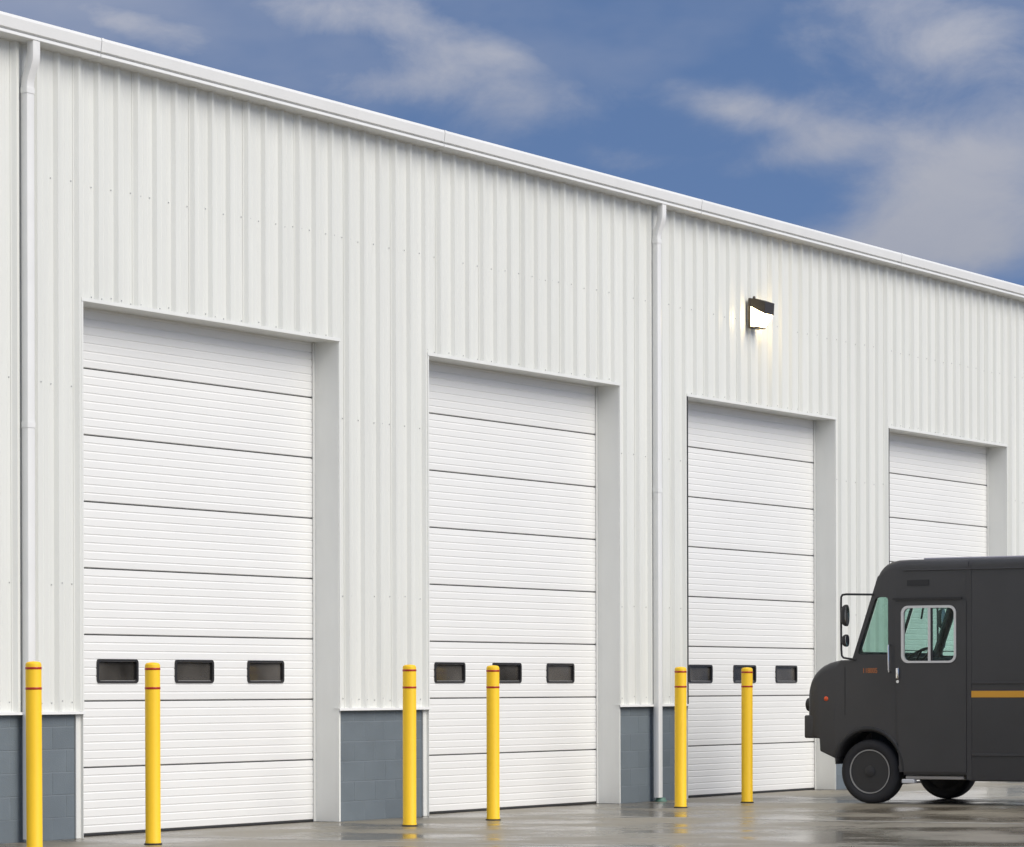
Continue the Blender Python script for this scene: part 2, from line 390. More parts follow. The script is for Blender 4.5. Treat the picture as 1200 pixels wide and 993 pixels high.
# block base
def block_mesh(w, h):
    c = 0.0016; d = 0.03
    vs = [(0, d, 0), (w, d, 0), (w, d, h), (0, d, h), (0, c, 0), (w, c, 0), (w, c, h), (0, c, h), (c, 0, c), (w - c, 0, c), (w - c, 0, h - c), (c, 0, h - c)]
    fs = [(8, 9, 10, 11)] + [(a + i, a + (i + 1) % 4, a + 4 + (i + 1) % 4, a + 4 + i) for a in (0, 4) for i in range(4)]
    return mesh('concrete_block', vs, fs)
BM = {}
def block(x, z, w, h):
    key = (round(w, 3), round(h, 3))
    if key not in BM: BM[key] = block_mesh(*key)
    return BM[key]
BF = 0.012; JT = 0.010; MOD = 0.4064; CRS = 0.2032
segs = [(X0, -0.075)] + [(k * BAY + OW + 0.075, (k + 1) * BAY - 0.075) for k in (0, 1, 2)] + [(3 * BAY + OW + 0.075, X1)]
rest = []
for a_, b_ in segs:
    box('mortar_bed', a_, b_, BF + 0.0016, 0.044, 0.0, BASE + 0.02, 'mortar', B)
    for c_ in range(6):
        z = c_ * CRS; h = min(CRS - JT, BASE - 0.002 - z)
        ph = (c_ % 2) * MOD / 2
        i = math.floor((a_ - ph) / MOD)
        while i * MOD + ph < b_:
            xa, xb = max(a_, i * MOD + ph + JT / 2), min(b_, (i + 1) * MOD + ph - JT / 2)
            if xb - xa > 0.03:
                if -4.2 < xa < 23.4: link('concrete_block', block(xa, z, xb - xa, h), 'block', B, (xa, BF - rnd.uniform(0, .0015), z + (0.004 if c_ == 0 else 0)))
                else: rest.append((xa, xb, z, z + h))
            i += 1
bm = bmesh.new()
for xa, xb, z0, z1 in rest: add_box(bm, xa, xb, BF, BF + .03, z0 + .003, z1)
o = obj('far_concrete_blocks', bm, 'block', B); o['kind'] = 'stuff'
# flashing along the foot of the sheets
for a_, b_ in [(X0, 0.012)] + [(k * BAY + OW - 0.012, (k + 1) * BAY + 0.012) for k in (0, 1, 2)] + [(3 * BAY + OW - 0.012, X1)]:
    prism('base_flashing', [(0.02, BASE + .004), (-0.049, BASE - 0.002), (-0.052, BASE - 0.026), (-0.047, BASE - 0.026), (-0.044, BASE - 0.008), (0.02, BASE - 0.001)], 'x', a_, b_, 'gutter', B)
# trim round the openings
for k in DOORS:
    a_, b_ = k * BAY, k * BAY + OW
    # jambs: face flange + return
    for side, xe, sg in (('l', a_, -1), ('r', b_, 1)):
        xo, xi = xe + sg * 0.073, xe - sg * 0.003
        bm = bmesh.new()
        add_box(bm, min(xe, xo), max(xe, xo), -0.004, 0.010, 0.004, BASE - 0.004)
        add_box(bm, min(xi, xe + sg * .001), max(xi, xe + sg * .001), -0.034 if side == 'r' else -0.030, REV + 0.05, 0.004, OH)
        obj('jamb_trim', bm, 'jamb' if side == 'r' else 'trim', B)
        box('edge_channel', min(xe + sg * .0015, xe + sg * .026), max(xe + sg * .0015, xe + sg * .026), -0.043, -0.001, BASE - .03, OH + .006, 'seal_and_gap_shade' if (k >= 2 and side == 'l') else 'trim', B)  # shadow gap painted as dark channels left of the two farther doors
    prism('header_trim', [(-0.045, OH + 0.030), (-0.047, OH - 0.003), (REV + 0.05, OH - 0.003), (REV + 0.05, OH + 0.004), (-0.0405, OH + 0.004), (-0.0405, OH + 0.030)], 'x', a_ - 0.028, b_ + 0.028, 'trim', B)
# screws along the girts
bm = bmesh.new()
def screw(x, y, z, r=0.008):
    n = 6; ring = [bm.verts.new((x + r * math.cos(2 * math.pi * i / n), y, z + r * math.sin(2 * math.pi * i / n))) for i in range(n)]
    top = [bm.verts.new((x + .7 * r * math.cos(2 * math.pi * i / n), y - .006, z + .7 * r * math.sin(2 * math.pi * i / n))) for i in range(n)]
    bm.faces.new(top)
    for i in range(n): bm.faces.new((ring[i], ring[(i + 1) % n], top[(i + 1) % n], top[i]))
i = math.ceil((X0 + .3 - SEAM0) / PITCH)
while SEAM0 + i * PITCH < X1 - .3:
    rx = SEAM0 + i * PITCH
    for z in (5.90, 4.07, 2.29, BASE + .085, OH + .055):
        for dx in (-0.075, 0.085):
            x = rx + dx; inside = any(o_[0] - .02 < x < o_[1] + .02 for o_ in OPEN)
            if inside and z < OH: continue
            if z == OH + .055 and not inside: continue
            if z > 2 and rnd.random() < (.6 if dx > 0 else .12): continue
            screw(x, -0.002, z + rnd.uniform(-.012, .012))
    i += 1
o = obj('screw_heads', bm, 'screw', B); o['kind'] = 'stuff'
# gutter in 20 ft lengths
GP = [(0.03, 7.195), (-0.165, 7.214), (-0.196, 7.206), (-0.203, 7.180), (-0.192, 7.088), (-0.152, 7.084), (-0.152, 7.068), (-0.190, 7.064), (-0.192, 7.038), (-0.182, 7.032), (0.03, 7.028)]
x = 0.07 - 2 * BAY
while x < X1:
    a_, b_ = max(x, X0), min(x + BAY, X1)
    if b_ > a_:
        gu = prism('gutter', GP, 'x', a_ + 0.0050, b_ - 0.0015, 'gutter', B)
        lap = [(y - 0.0022 if y < 0 else y, z + (0.0022 if z > 7.12 else -0.0022)) for y, z in GP]
        if a_ > X0: prism('gutter_lap', lap, 'x', a_ + 0.0045, a_ + 0.045, 'gutter', gu)
    x += BAY
# downspouts
def downspout(x, zb):
    w, d = 0.108, 0.075
    path = [(-0.042, zb), (-0.042, 6.60), (-0.042, 6.66), (-0.050, 6.71), (-0.085, 6.80), (-0.105, 6.86), (-0.110, 6.92), (-0.110, 7.036)]
    bm = bmesh.new(); rings = []
    r = 0.014
    for y, z in path:
        ring = []
        for (px, py) in rrect(x, x + w, y - d, y, r, 2): ring.append(bm.verts.new((px, py, z)))
        rings.append(ring)
    n = len(rings[0])
    for A_, B_ in zip(rings, rings[1:]):
        for i in range(n): bm.faces.new((A_[i], A_[(i + 1) % n], B_[(i + 1) % n], B_[i]))
    bm.faces.new(rings[0][::-1]); bm.faces.new(rings[-1])
    o = obj('downspout', bm, 'gutter', B, None, True)
    for z in (6.58, 3.645):
        bm = bmesh.new(); add_ring_z(bm, rrect(x - .004, x + w + .004, -0.042 - d - .004, -0.039, r, 2), rrect(x + .001, x + w - .001, -0.042 - d + .001, -0.043, r * .8, 2), z, z + .05)
        obj('pipe_band', bm, 'gutter', o)
def add_ring_z(bm, outer, inner, a, b):
    n = len(outer); L = [[bm.verts.new((p_[0], p_[1], t)) for p_ in o] for t in (a, b) for o in (outer, inner)]
    oa, ia, ob, ib = L
    for i in range(n):
        j = (i + 1) % n
        bm.faces.new((oa[i], oa[j], ia[j], ia[i])); bm.faces.new((ob[i], ib[i], ib[j], ob[j]))
        bm.faces.new((oa[i], ob[i], ob[j], oa[j])); bm.faces.new((ia[i], ia[j], ib[j], ib[i]))
downspout(-0.92, 0.03); downspout(11.25, 0.05)
# roof, ends and back of the hall
rf = box('roof', X0, X1, 0.03, 24.0, 0, 0.05, 'roof', B)
for v in rf.data.vertices: v.co.z += 7.14 + (v.co.y) * 0.055
prism('end_wall', [(0.05, 0), (24, 0), (24, 8.40), (0.05, 7.12)], 'x', X0 - 0.12, X0 - 0.002, 'panel', B)
prism('end_wall', [(0.05, 0), (24, 0), (24, 8.40), (0.05, 7.12)], 'x', X1 + 0.002, X1 + .12, 'panel', B)
box('back_wall', X0, X1, 24.0, 24.15, 0, 8.4, 'panel', B)
box('hall_floor', X0 + .05, X1 - .05, 0.32, 23.9, 0.002, 0.01, 'interior', B)

# ------------------------------------------------------------------ overhead doors
SH = 0.6096; NS = 8
def section_mesh(h, holes):
    # outline of the face in (y, z): eight shallow ribs parted by grooves, a rounded meeting rail top and bottom
    prof = [(0.045, 0.0065), (0.010, 0.0065), (0.002, 0.012)]
    n = 8; st = (h - 0.0) / n
    for i in range(1, n):
        z = i * st
        prof += [(0.0, z - 0.009), (0.0038, z - 0.002), (0.0038, z + 0.003), (0.0, z + 0.010)]
    prof += [(0.002, h - 0.012), (0.010, h - 0.0065), (0.045, h - 0.0065)]
    xs = [0.004]
    for a_, b_, _, _ in holes: xs += [a_, b_]
    xs.append(OW - 0.008)
    zc = sorted({z for h_ in holes for z in h_[2:]})
    pts = []
    for (ya, za), (yb, zb) in zip(prof, prof[1:]):
        pts.append((ya, za))
        for z in zc:
            if za < z < zb: pts.append((ya + (yb - ya) * (z - za) / (zb - za), z))
    pts.append(prof[-1])
    vs, fs = [], []
    for x in xs: vs += [(x, y, z) for y, z in pts]
    m_ = len(pts)
    for i in range(len(xs) - 1):
        for j in range(m_ - 1):
            xm, zm = (xs[i] + xs[i + 1]) / 2, (pts[j][1] + pts[j + 1][1]) / 2
            if any(a_ < xm < b_ and c_ < zm < d_ for a_, b_, c_, d_ in holes): continue
            fs.append((i * m_ + j, (i + 1) * m_ + j, (i + 1) * m_ + j + 1, i * m_ + j + 1))
    for i in (0, len(xs) - 1): fs.append(tuple(i * m_ + j for j in (range(m_) if i else range(m_ - 1, -1, -1))))
    return mesh('door_section', vs, fs)
WX = [(0.600, 1.255), (1.853, 2.508), (3.094, 3.749)]; WZ = (1.403, 1.624)
def make_door():
    t = thing('overhead_door', '', 'garage door', (0, REV, 0), 'white overhead doors in the bays')
    plain = section_mesh(SH, [])
    for k in range(NS):
        if k == 2:
            me = section_mesh(SH, [(a_ + .03, b_ - .03, WZ[0] + .004 - 2 * SH, WZ[1] - .040 - 2 * SH) for a_, b_ in WX])
        else: me = plain
        link('door_section', me, 'door_white', t, (0, 0, k * SH + 0.018))
    box('joint_backing', 0.012, OW - .016, 0.022, 0.040, 0.03, 1.36, 'joint_dark', t)
    box('joint_backing', 0.012, OW - .016, 0.022, 0.040, 1.68, 4.86, 'joint_dark', t)
    for a_, b_ in WX:
        bm = bmesh.new()
        add_ring(bm, rrect(a_, b_, WZ[0], WZ[1], 0.035, 4), rrect(a_ + .030, b_ - .030, WZ[0] + .020, WZ[1] - .020, 0.022, 4), 'y', -0.010, 0.030)
        f = obj('window', bm, 'window_frame', t, None)
        box('pane', a_ + .030, b_ - .030, 0.018, 0.024, WZ[0] + .024, WZ[1] - .024, 'pane_glass', f)
    box('bottom_seal', 0.006, OW - .010, 0.004, 0.040, 0.0, 0.026, 'seal_and_gap_shade', t, 0.006)
    prism('side_seal', [(OW - .034, -0.012), (OW - .004, -0.016), (OW - .004, -0.003), (OW - .034, -0.003)], 'z', 0.004, 4.84, 'trim', t)
    prism('side_seal', [(.034, -0.012), (.004, -0.016), (.004, -0.003), (.034, -0.003)], 'z', 0.004, 4.84, 'trim', t)
    return t
d0 = make_door()
DL = ['tall white sectional overhead door nearest the camera, leftmost, three dark windows',
      'second tall white overhead door from the left, to the left of the far downspout',
      'white overhead door under the lit wall lamp, truck nose reaching in front of it',
      'farthest white overhead door, lower half hidden behind the dark delivery truck']
for k in DOORS:
    o = d0 if k == 0 else copy_tree(d0)
    o.location = (k * BAY, REV, 0); o['label'] = DL[k]; o['kind'] = 'thing'

# ------------------------------------------------------------------ wall lamp
L_ = thing('wall_lamp', 'lit bronze wall pack lamp glowing warm above the third door', 'wall lamp', (13.88, -0.037, 5.81))
box('back_plate', 0, 0.27, -0.035, 0, 0, 0.375, 'bronze', L_, 0.006)
prism('hood', [(-0.034, 0.370), (-0.110, 0.362), (-0.236, 0.318), (-0.226, 0.170), (-0.150, 0.205), (-0.034, 0.272)], 'x', 0.002, 0.268, 'bronze', L_)
prism('lens', [(-0.036, 0.271), (-0.150, 0.2045), (-0.212, 0.178), (-0.205, 0.140), (-0.120, 0.034), (-0.080, 0.022), (-0.036, 0.022)], 'x', 0.008, 0.262, 'lamp_lens', L_)
box('lower_lip', 0.01, 0.26, -0.12, -0.035, 0.004, 0.020, 'bronze', L_, 0.004)
lathe('photocell', [(0.018, 0), (0.018, 0.02), (0.012, 0.035), (0.001, 0.037)], 'bronze', L_, 'z', (0.07, -0.05, 0.365), 12)
lathe('hood_screw', [(0.010, 0), (0.010, 0.012), (0.004, 0.016)], 'bronze', L_, 'z', (0.20, -0.10, 0.345), 10)

# ------------------------------------------------------------------ bollards
def make_bollard():
    t = thing('bollard', '', 'bollard', (0, 0, 0), 'yellow bollards guarding the doors')
    R = 0.066
    prof = [(R + .003, 0.0), (R + .003, 0.030), (R, 0.034), (R, 1.550), (R - .003, 1.561), (R - .010, 1.570), (R - .022, 1.5745), (R - .042, 1.577), (0.002, 1.579)]
    lathe('sleeve', prof, 'yellow', t, 'z', (0, 0, 0), 40)
    for z in (1.345, 1.512):
        lathe('reflective_band', [(R + .0008, z), (R + .0022, z + .002), (R + .0022, z + .018), (R + .0008, z + .020)], 'red_tape', t, 'z', (0, 0, 0), 40)
    lathe('foot_ring', [(R + .012, 0.0), (R + .012, 0.010), (R + .005, 0.014)], 'truck_dark', t, 'z', (0, 0, 0), 32)
    return t
b0 = make_bollard()
BL = [(-2.426, -1.314, 'yellow bollard at the far left edge, in front of the near downspout'),
      (-0.695, -1.282, 'yellow bollard standing in front of the leftmost overhead door'),
      (3.728, -1.214, 'yellow bollard in front of the grey block pier between first and second doors'),
      (5.421, -1.189, 'yellow bollard in front of the second overhead door, hiding part of its middle window'),
      (9.508, -1.273, 'yellow bollard right of the far downspout, at the left edge of the third door'),
      (11.390, -1.197, 'yellow bollard nearest the truck, in front of the third door middle window')]
for i, (x, y, lb) in enumerate(BL):
    o = b0 if i == 0 else copy_tree(b0)
    o.location = (x, y, 0); o['label'] = lb; o.rotation_euler = (math.radians(rnd.uniform(-.25, .25)), math.radians(rnd.uniform(-.25, .25)), rnd.uniform(0, 6))

# drain boot under the far downspout
t = thing('drain_boot', 'small green drain fitting on the ground under the far downspout', 'drain', (11.36, -0.085, 0))
lathe('socket', [(0.062, 0.0), (0.062, 0.022), (0.056, 0.030), (0.056, 0.044), (0.046, 0.046)], 'green', t, 'z', (0.0, 0, 0), 24)
lathe('rim', [(0.074, 0.0), (0.074, 0.012), (0.066, 0.016)], 'green', t, 'z', (0.0, 0, 0), 24)

# ------------------------------------------------------------------ delivery truck (local: x = across, 0 at the near side; y = forward from the front axle; z up)
TW = 2.30
T = thing('delivery_truck', 'dark charcoal step van delivery truck with gold side stripe facing the doors', 'truck', (0, 0, 0))
def lerp(tab, u):
    for (a_, za), (b_, zb) in zip(tab, tab[1:]):
        if a_ <= u <= b_: return za + (zb - za) * (u - a_) / (b_ - a_)
    return tab[0][1] if u < tab[0][0] else tab[-1][1]
TOP = [(-1.262, 2.808), (-0.507, 2.808), (-0.36, 2.803), (-0.275, 2.785), (-0.215, 2.757), (-0.178, 2.728), (-0.145, 2.690), (-0.128, 2.655), (-0.121, 2.620), (0.200, 1.690), (0.222, 1.664), (0.26, 1.660), (0.35, 1.659), (0.44, 1.650), (0.52, 1.630), (0.600, 1.597), (0.665, 1.552), (0.715, 1.503), (0.748, 1.455), (0.775, 1.395), (0.792, 1.335), (0.805, 1.27)]
BOT = [(-1.262, 0.335), (-0.45, 0.335), (-0.44, 0.42), (0.42, 0.42), (0.43, 0.52), (0.62, 0.60), (0.630, 0.745), (0.805, 0.80)]
HW = [(-1.262, TW / 2), (0.50, TW / 2), (0.64, TW / 2 - .006), (0.70, TW / 2 - .014), (0.75, TW / 2 - .028), (0.78, TW / 2 - .046), (0.795, TW / 2 - .066), (0.805, TW / 2 - .095)]
def loft(name, us, ins, mt, parent, top=TOP, bot=BOT, rad=0.10, n=6):
    bm = bmesh.new(); rings = []
    for u in us:
        zt, zb, hw = lerp(top, u) - ins, lerp(bot, u) + ins, lerp(HW, u) - ins
        rt = rad if u < -0.125 or u > 0.40 else 0.022
        rt = min(rt, (zt - zb) * .45)
        sec = []
        for cx, cz, a0, r in ((hw - rt, zt - rt, 0, rt), (-hw + rt, zt - rt, 90, rt), (-hw + .02, zb + .02, 180, .02), (hw - .02, zb + .02, 270, .02)):
            for i in range(n + 1):
                t_ = math.radians(a0 + 90 * i / n); sec.append((cx + r * math.cos(t_), cz + r * math.sin(t_)))
        rings.append([bm.verts.new((TW / 2 + a_, u, c_)) for a_, c_ in sec])
    m_ = len(rings[0])
    for A_, B_ in zip(rings, rings[1:]):
        for i in range(m_): bm.faces.new((A_[i], A_[(i + 1) % m_], B_[(i + 1) % m_], B_[i]))
    bm.faces.new(rings[0]); bm.faces.new(rings[-1][::-1])
    return obj(name, bm, mt, parent, None, True)
us = sorted({u for u, _ in TOP} | {u for u, _ in HW} | {-0.45, -0.44, 0.42, 0.43, 0.25, -0.9, 0.62, 0.63})
cab = loft('cab_body', us, 0.0, 'truck_paint', T)
cut = []
cut.append(loft('cut', [-1.30, -0.9, -0.507, -0.36, -0.275, -0.215, -0.178, -0.145, -0.128, -0.121, 0.0, 0.15], 0.045, None, None, bot=[(-2, .40), (1, .40)]))
Q = [(0.124, 1.740), (0.116, 1.790), (-0.088, 2.345), (-0.105, 2.370), (-0.135, 2.381), (-0.225, 2.380), (-0.247, 2.370), (-0.257, 2.348), (-0.256, 1.761), (-0.246, 1.734), (-0.218, 1.722), (0.090, 1.722), (0.115, 1.726)]
bm = bmesh.new(); add_prism(bm, Q, 'x', -0.3, TW + .3); cut.append(obj('cut', bm, None))
D = [(-0.365, 2.305), (-0.367, 1.640), (-0.418, 0.395), (-1.220, 0.395), (-1.222, 2.305)]
bm = bmesh.new(); add_prism(bm, D, 'x', -0.3, TW + .3); cut.append(obj('cut', bm, None))
# windscreen openings: two panes parted by a post
sl0, sl1 = Vector((0, 0.200, 1.690)), Vector((0, -0.121, 2.62)); sd = (sl1 - sl0); sn = Vector((0, sd.z, -sd.y)).normalized()
def on_slope(x, t_, off): q = sl0 + sd * t_ + sn * off; return Vector((x, q.y, q.z))
def slope_prism(name, xa, xb, ta, tb, o0, o1, mt, parent, r=0.05):
    pts = rrect(xa, xb, ta * sd.length, tb * sd.length, r, 4)
    bm = bmesh.new(); v0 = [bm.verts.new(on_slope(a_, c_ / sd.length, o0)) for a_, c_ in pts]; v1 = [bm.verts.new(on_slope(a_, c_ / sd.length, o1)) for a_, c_ in pts]
    n = len(pts); bm.faces.new(v0); bm.faces.new(v1[::-1])
    for i in range(n): bm.faces.new((v0[i], v0[(i + 1) % n], v1[(i + 1) % n], v1[i]))
    return obj(name, bm, mt, parent)
PX = [(0.16, TW / 2 - .03), (TW / 2 + .03, TW - 0.16)]
for a_, b_ in PX: cut.append(slope_prism('cut', a_, b_, 0.07, 0.84, -0.16, 0.12, None, None))
# wheel arches
for s_ in (0, 1):
    pts = [(0.43 * math.cos(math.radians(a_)), 0.37 + 0.47 * math.sin(math.radians(a_))) for a_ in range(0, 181, 10)] + [(-0.43, 0.1), (0.43, 0.1)]
    bm = bmesh.new(); add_prism(bm, pts, 'x', -0.2 if s_ == 0 else TW - 0.40, 0.40 if s_ == 0 else TW + .2); cut.append(obj('cut', bm, None))
boolean(cab, cut)
if not cab.data.materials: cab.data.materials.append(MATS['truck_paint'])
box('cab_floor', 0.05, TW - .05, -1.25, 0.12, 0.405, 0.44, 'truck_dark', T)
# arch lips
for s_ in (0, 1):
    bm = bmesh.new(); x = -0.006 if s_ == 0 else TW + .006
    add_tube(bm, [(x + (.018 if s_ == 0 else -.018), 0.452 * math.cos(math.radians(a_)), 0.37 + 0.497 * math.sin(math.radians(a_))) for a_ in range(19, 183, 8)], 0.030, 10)
    obj('arch_lip', bm, 'truck_dark', T, None, True)
# cargo box
def cargo():
    bm = bmesh.new(); sec = []
    for cx, cz, a0, r in ((TW - .085, 2.808 - .085, 0, .085), (.085, 2.808 - .085, 90, .085), (.02, .275 + .02, 180, .02), (TW - .02, .275 + .02, 270, .02)):
        for i in range(7):
            t_ = math.radians(a0 + 15 * i); sec.append((cx + r * math.cos(t_), cz + r * math.sin(t_)))
    add_prism(bm, sec, 'y', -5.55, -1.268)
    return obj('cargo_box', bm, 'truck_paint', T, None, True)
cb = cargo()
cuts = []
for xa, xb in ((-0.2, 0.55), (TW - .55, TW + .2)):
    pts = [(-3.75 + 0.52 * math.cos(math.radians(a_)), 0.37 + 0.50 * math.sin(math.radians(a_))) for a_ in range(0, 181, 10)] + [(-4.27, 0.1), (-3.23, 0.1)]
    bm = bmesh.new(); add_prism(bm, pts, 'x', xa, xb); cuts.append(obj('cut', bm, None))
boolean(cb, cuts)
prism('corner_post', [(-0.005, -1.300), (-0.005, -1.240), (0.03, -1.240), (0.03, -1.300)], 'z', 0.29, 2.72, 'truck_paint', T)
prism('corner_post', [(TW + .005, -1.300), (TW + .005, -1.240), (TW - .03, -1.240), (TW - .03, -1.300)], 'z', 0.29, 2.72, 'truck_paint', T)
box('roof_sheet', 0.10, TW - .10, -5.50, -0.66, 2.800, 2.826, 'roof_sheet', T, 0.010)
for s_, x in ((0, -0.012), (1, TW + 0.012)):
    xa, xb = sorted((x, x + (0.016 if s_ == 0 else -0.016)))
    box('rub_rail', xa, xb, -5.53, -1.305, 1.378, 1.402, 'truck_paint', T, 0.004)
    box('rub_rail', xa, xb, -5.53, -1.305, 0.560, 0.590, 'truck_paint', T, 0.004)
    box('roof_rail', xa, xb, -5.53, -0.45, 2.675, 2.690, 'truck_paint', T, 0.004)
    xa, xb = sorted((x + (0.008 if s_ == 0 else -.008), x + (0.020 if s_ == 0 else -0.020)))
    box('gold_stripe', xa, xb, -5.50, -1.300, 1.226, 1.300, 'gold', T)
    for y_, c_ in ((-2.6, 0), (-4.0, 0)):
        box('panel_seam', xa, xb, y_, y_ + .012, 0.60, 1.22, 'truck_dark', T)
for xa, xb in ((0.12, TW / 2 - .01), (TW / 2 + .01, TW - .12)):
    rd = box('rear_door', xa, xb, -5.575, -5.54, 0.42, 2.60, 'truck_paint', T, 0.01)
box('rear_bumper', 0.05, TW - .05, -5.78, -5.56, 0.42, 0.60, 'truck_dark', T, 0.02)
for x in (0.10, TW - .18): lathe('tail_lamp', [(0.05, -5.59), (0.05, -5.56)], 'amber', T, 'y', (x + .04, 0, 0.9), 20)
# doors
def cab_door(s_):
    xo = -0.014 if s_ == 0 else TW + 0.014; xi = 0.022 if s_ == 0 else TW - 0.022
    wy0, wy1, wz0, wz1 = -1.118, -0.431, 1.620, 2.276
    d = loft_door = None
    bm = bmesh.new(); add_prism(bm, [(-0.350, 2.325), (-0.352, 1.640), (-0.402, 0.372), (-1.236, 0.372), (-1.240, 2.325)], 'x', min(xo, xi), max(xo, xi))
    d = obj('cab_door', bm, 'truck_paint', T)
    bm = bmesh.new(); add_prism(bm, rrect(wy0 + .02, wy1 - .02, wz0 + .02, wz1 - .02, .07), 'x', -0.3 if s_ == 0 else TW - .3, 0.3 if s_ == 0 else TW + .3)
    boolean(d, [obj('cut', bm, None)])
    sg = -1 if s_ == 0 else 1
    bm = bmesh.new(); xf = xo + sg * 0.010
    add_ring(bm, rrect(wy0, wy1, wz0, wz1, .085, 6), rrect(wy0 + .026, wy1 - .032, wz0 + .024, wz1 - .028, .066, 6), 'x', min(xf, xo + .03 * -sg), max(xf, xo + .03 * -sg))
    wf = obj('window_frame', bm, 'aluminium', d, None, False)
    box('sash_bar', min(xf - sg * .004, xf - sg * .024), max(xf - sg * .004, xf - sg * .024), -0.800, -0.768, wz0 + .02, wz1 - .02, 'aluminium', wf)
    box('sash_gasket', min(xf - sg * .006, xf - sg * .024), max(xf - sg * .006, xf - sg * .024), -0.822, -0.801, wz0 + .03, wz1 - .03, 'seal_and_gap_shade', wf)
    for a_, c_, dd in ((-1.090, -0.815, .016), (-0.775, -0.460, .022)):
        xg = xo - sg * dd
        box('window_pane', xg - .002, xg + .002, a_, c_, wz0 + .022, wz1 - .022, 'teal_glass', d)
    bm = bmesh.new()
    xh = xo + sg * 0.03
    add_box(bm, min(xo, xh), max(xo, xh), -0.412, -0.372, 1.44, 1.565, 0.010, 2)
    hd = obj('door_handle', bm, 'chrome', d, None, True)
    lathe('lock', [(0.018, min(xo, xo + sg * .012)), (0.018, max(xo, xo + sg * .012))], 'chrome', d, 'x', (0, -0.388, 1.408), 14)
    # drip rail over the door
    box('drip_rail', min(xo, xo + sg * .02), max(xo, xo + sg * .02), -1.19, -0.33, 2.345, 2.365, 'truck_dark', T)
    return d
cab_door(0); cab_door(1)
for s_ in (0, 1):
    sg = -1 if s_ == 0 else 1; xo = 0 if s_ == 0 else TW
    tube('grab_handle', [(xo, -0.287, 1.829), (xo + sg * .05, -0.287, 1.822), (xo + sg * .055, -0.288, 1.80), (xo + sg * .055, -0.291, 1.545), (xo + sg * .05, -0.292, 1.522), (xo, -0.292, 1.515)], 0.011, 'chrome' if s_ == 0 else 'truck_dark', T, 8)
    xg = xo - sg * .012
    prism('quarter_window', [(a_, c_) for a_, c_ in Q], 'x', min(xg, xg - sg * .005), max(xg, xg - sg * .005), 'teal_glass', T)
    lathe('marker_lamp', [(0.027, 0), (0.027, .006), (0.020, .012), (0.002, .016)] if s_ == 1 else [(0.002, -.016), (0.020, -.012), (0.027, -.006), (0.027, 0)], 'amber', T, 'x', (xo + sg * -.003, 0.540, 1.212), 20)
    box('vent', min(xo, xo + sg * .006), max(xo, xo + sg * .006), -0.775, -0.500, 2.503, 2.570, 'truck_dark', T)
    # mirrors on a loop bar
    xm = xo + sg * .16
    arm = tube('mirror_arm', [(xo, -0.071, 2.412), (xo + sg * .06, 0.05, 2.414), (xm, 0.20, 2.416), (xm, 0.245, 2.410), (xm, 0.262, 2.385), (xm, 0.264, 2.30), (xm, 0.262, 1.78), (xm, 0.255, 1.71), (xm, 0.235, 1.685), (xo + sg * .06, 0.20, 1.672), (xo, 0.16, 1.665)], 0.0125, 'truck_dark', T)
    for zc, hh, ww, dd in ((2.172, 0.126, 0.062, 0.07), (1.882, 0.072, 0.055, 0.055)):
        bm = bmesh.new(); bmesh.ops.create_uvsphere(bm, u_segments=20, v_segments=12, radius=1.0)
        for v in bm.verts:
            x, y, z = v.co
            f = abs(z) ** 1.0; sx = math.copysign(abs(x) ** .7, x); sz = math.copysign(abs(z) ** .8, z)
            v.co = (xm + sx * ww, 0.195 + max(y, -0.12) * dd, zc + sz * hh)
        mh = obj('mirror_head', bm, 'truck_dark', arm, None, True)
        bm = bmesh.new(); add_lathe(bm, [(1.0, 0), (1.0, .004), (.93, .005)], 'y', (0, 0, 0), 28)
        for v in bm.verts: v.co = (xm + math.copysign(abs(v.co.x) ** .8, v.co.x) * ww * .93, 0.186 - v.co.y, zc + math.copysign(abs(v.co.z) ** .85, v.co.z) * hh * .93)
        obj('mirror_glass', bm, 'mirror', mh)
for a_, b_ in PX: slope_prism('windscreen', a_ - .012, b_ + .012, 0.055, 0.855, -0.030, -0.024, 'teal_glass', T)
for xb_ in (0.62, 1.44): tube('wiper', [on_slope(xb_, .88, .02), on_slope(xb_ + .03, .74, .012), on_slope(xb_ + .10, .50, .008)], 0.012, 'truck_dark', T, 6)
# unit number on the cowl
fc = bpy.data.curves.new('number', 'FONT'); fc.body = '118005'; fc.size = 0.082; fc.extrude = 0.001; fc.align_x = 'CENTER'
fo = bpy.data.objects.new('number', fc); C.objects.link(fo)
dg = bpy.context.evaluated_depsgraph_get(); dg.update()
me = bpy.data.meshes.new_from_object(fo.evaluated_get(dg)); bpy.data.objects.remove(fo)
no = link('unit_number', me, 'orange_text', T)
no.matrix_local = Matrix(((0, 0, -1, -0.0025), (-0.78, 0, 0, -0.026), (0, 1, 0, 1.508), (0, 0, 0, 1)))
no['label'] = 'orange unit number 118005 on the cowl'
box('hood_seam', -0.002, 0.01, 0.292, 0.300, 1.02, 1.58, 'truck_dark', T)
box('hood_seam', TW - .01, TW + .002, 0.292, 0.300, 1.02, 1.58, 'truck_dark', T)
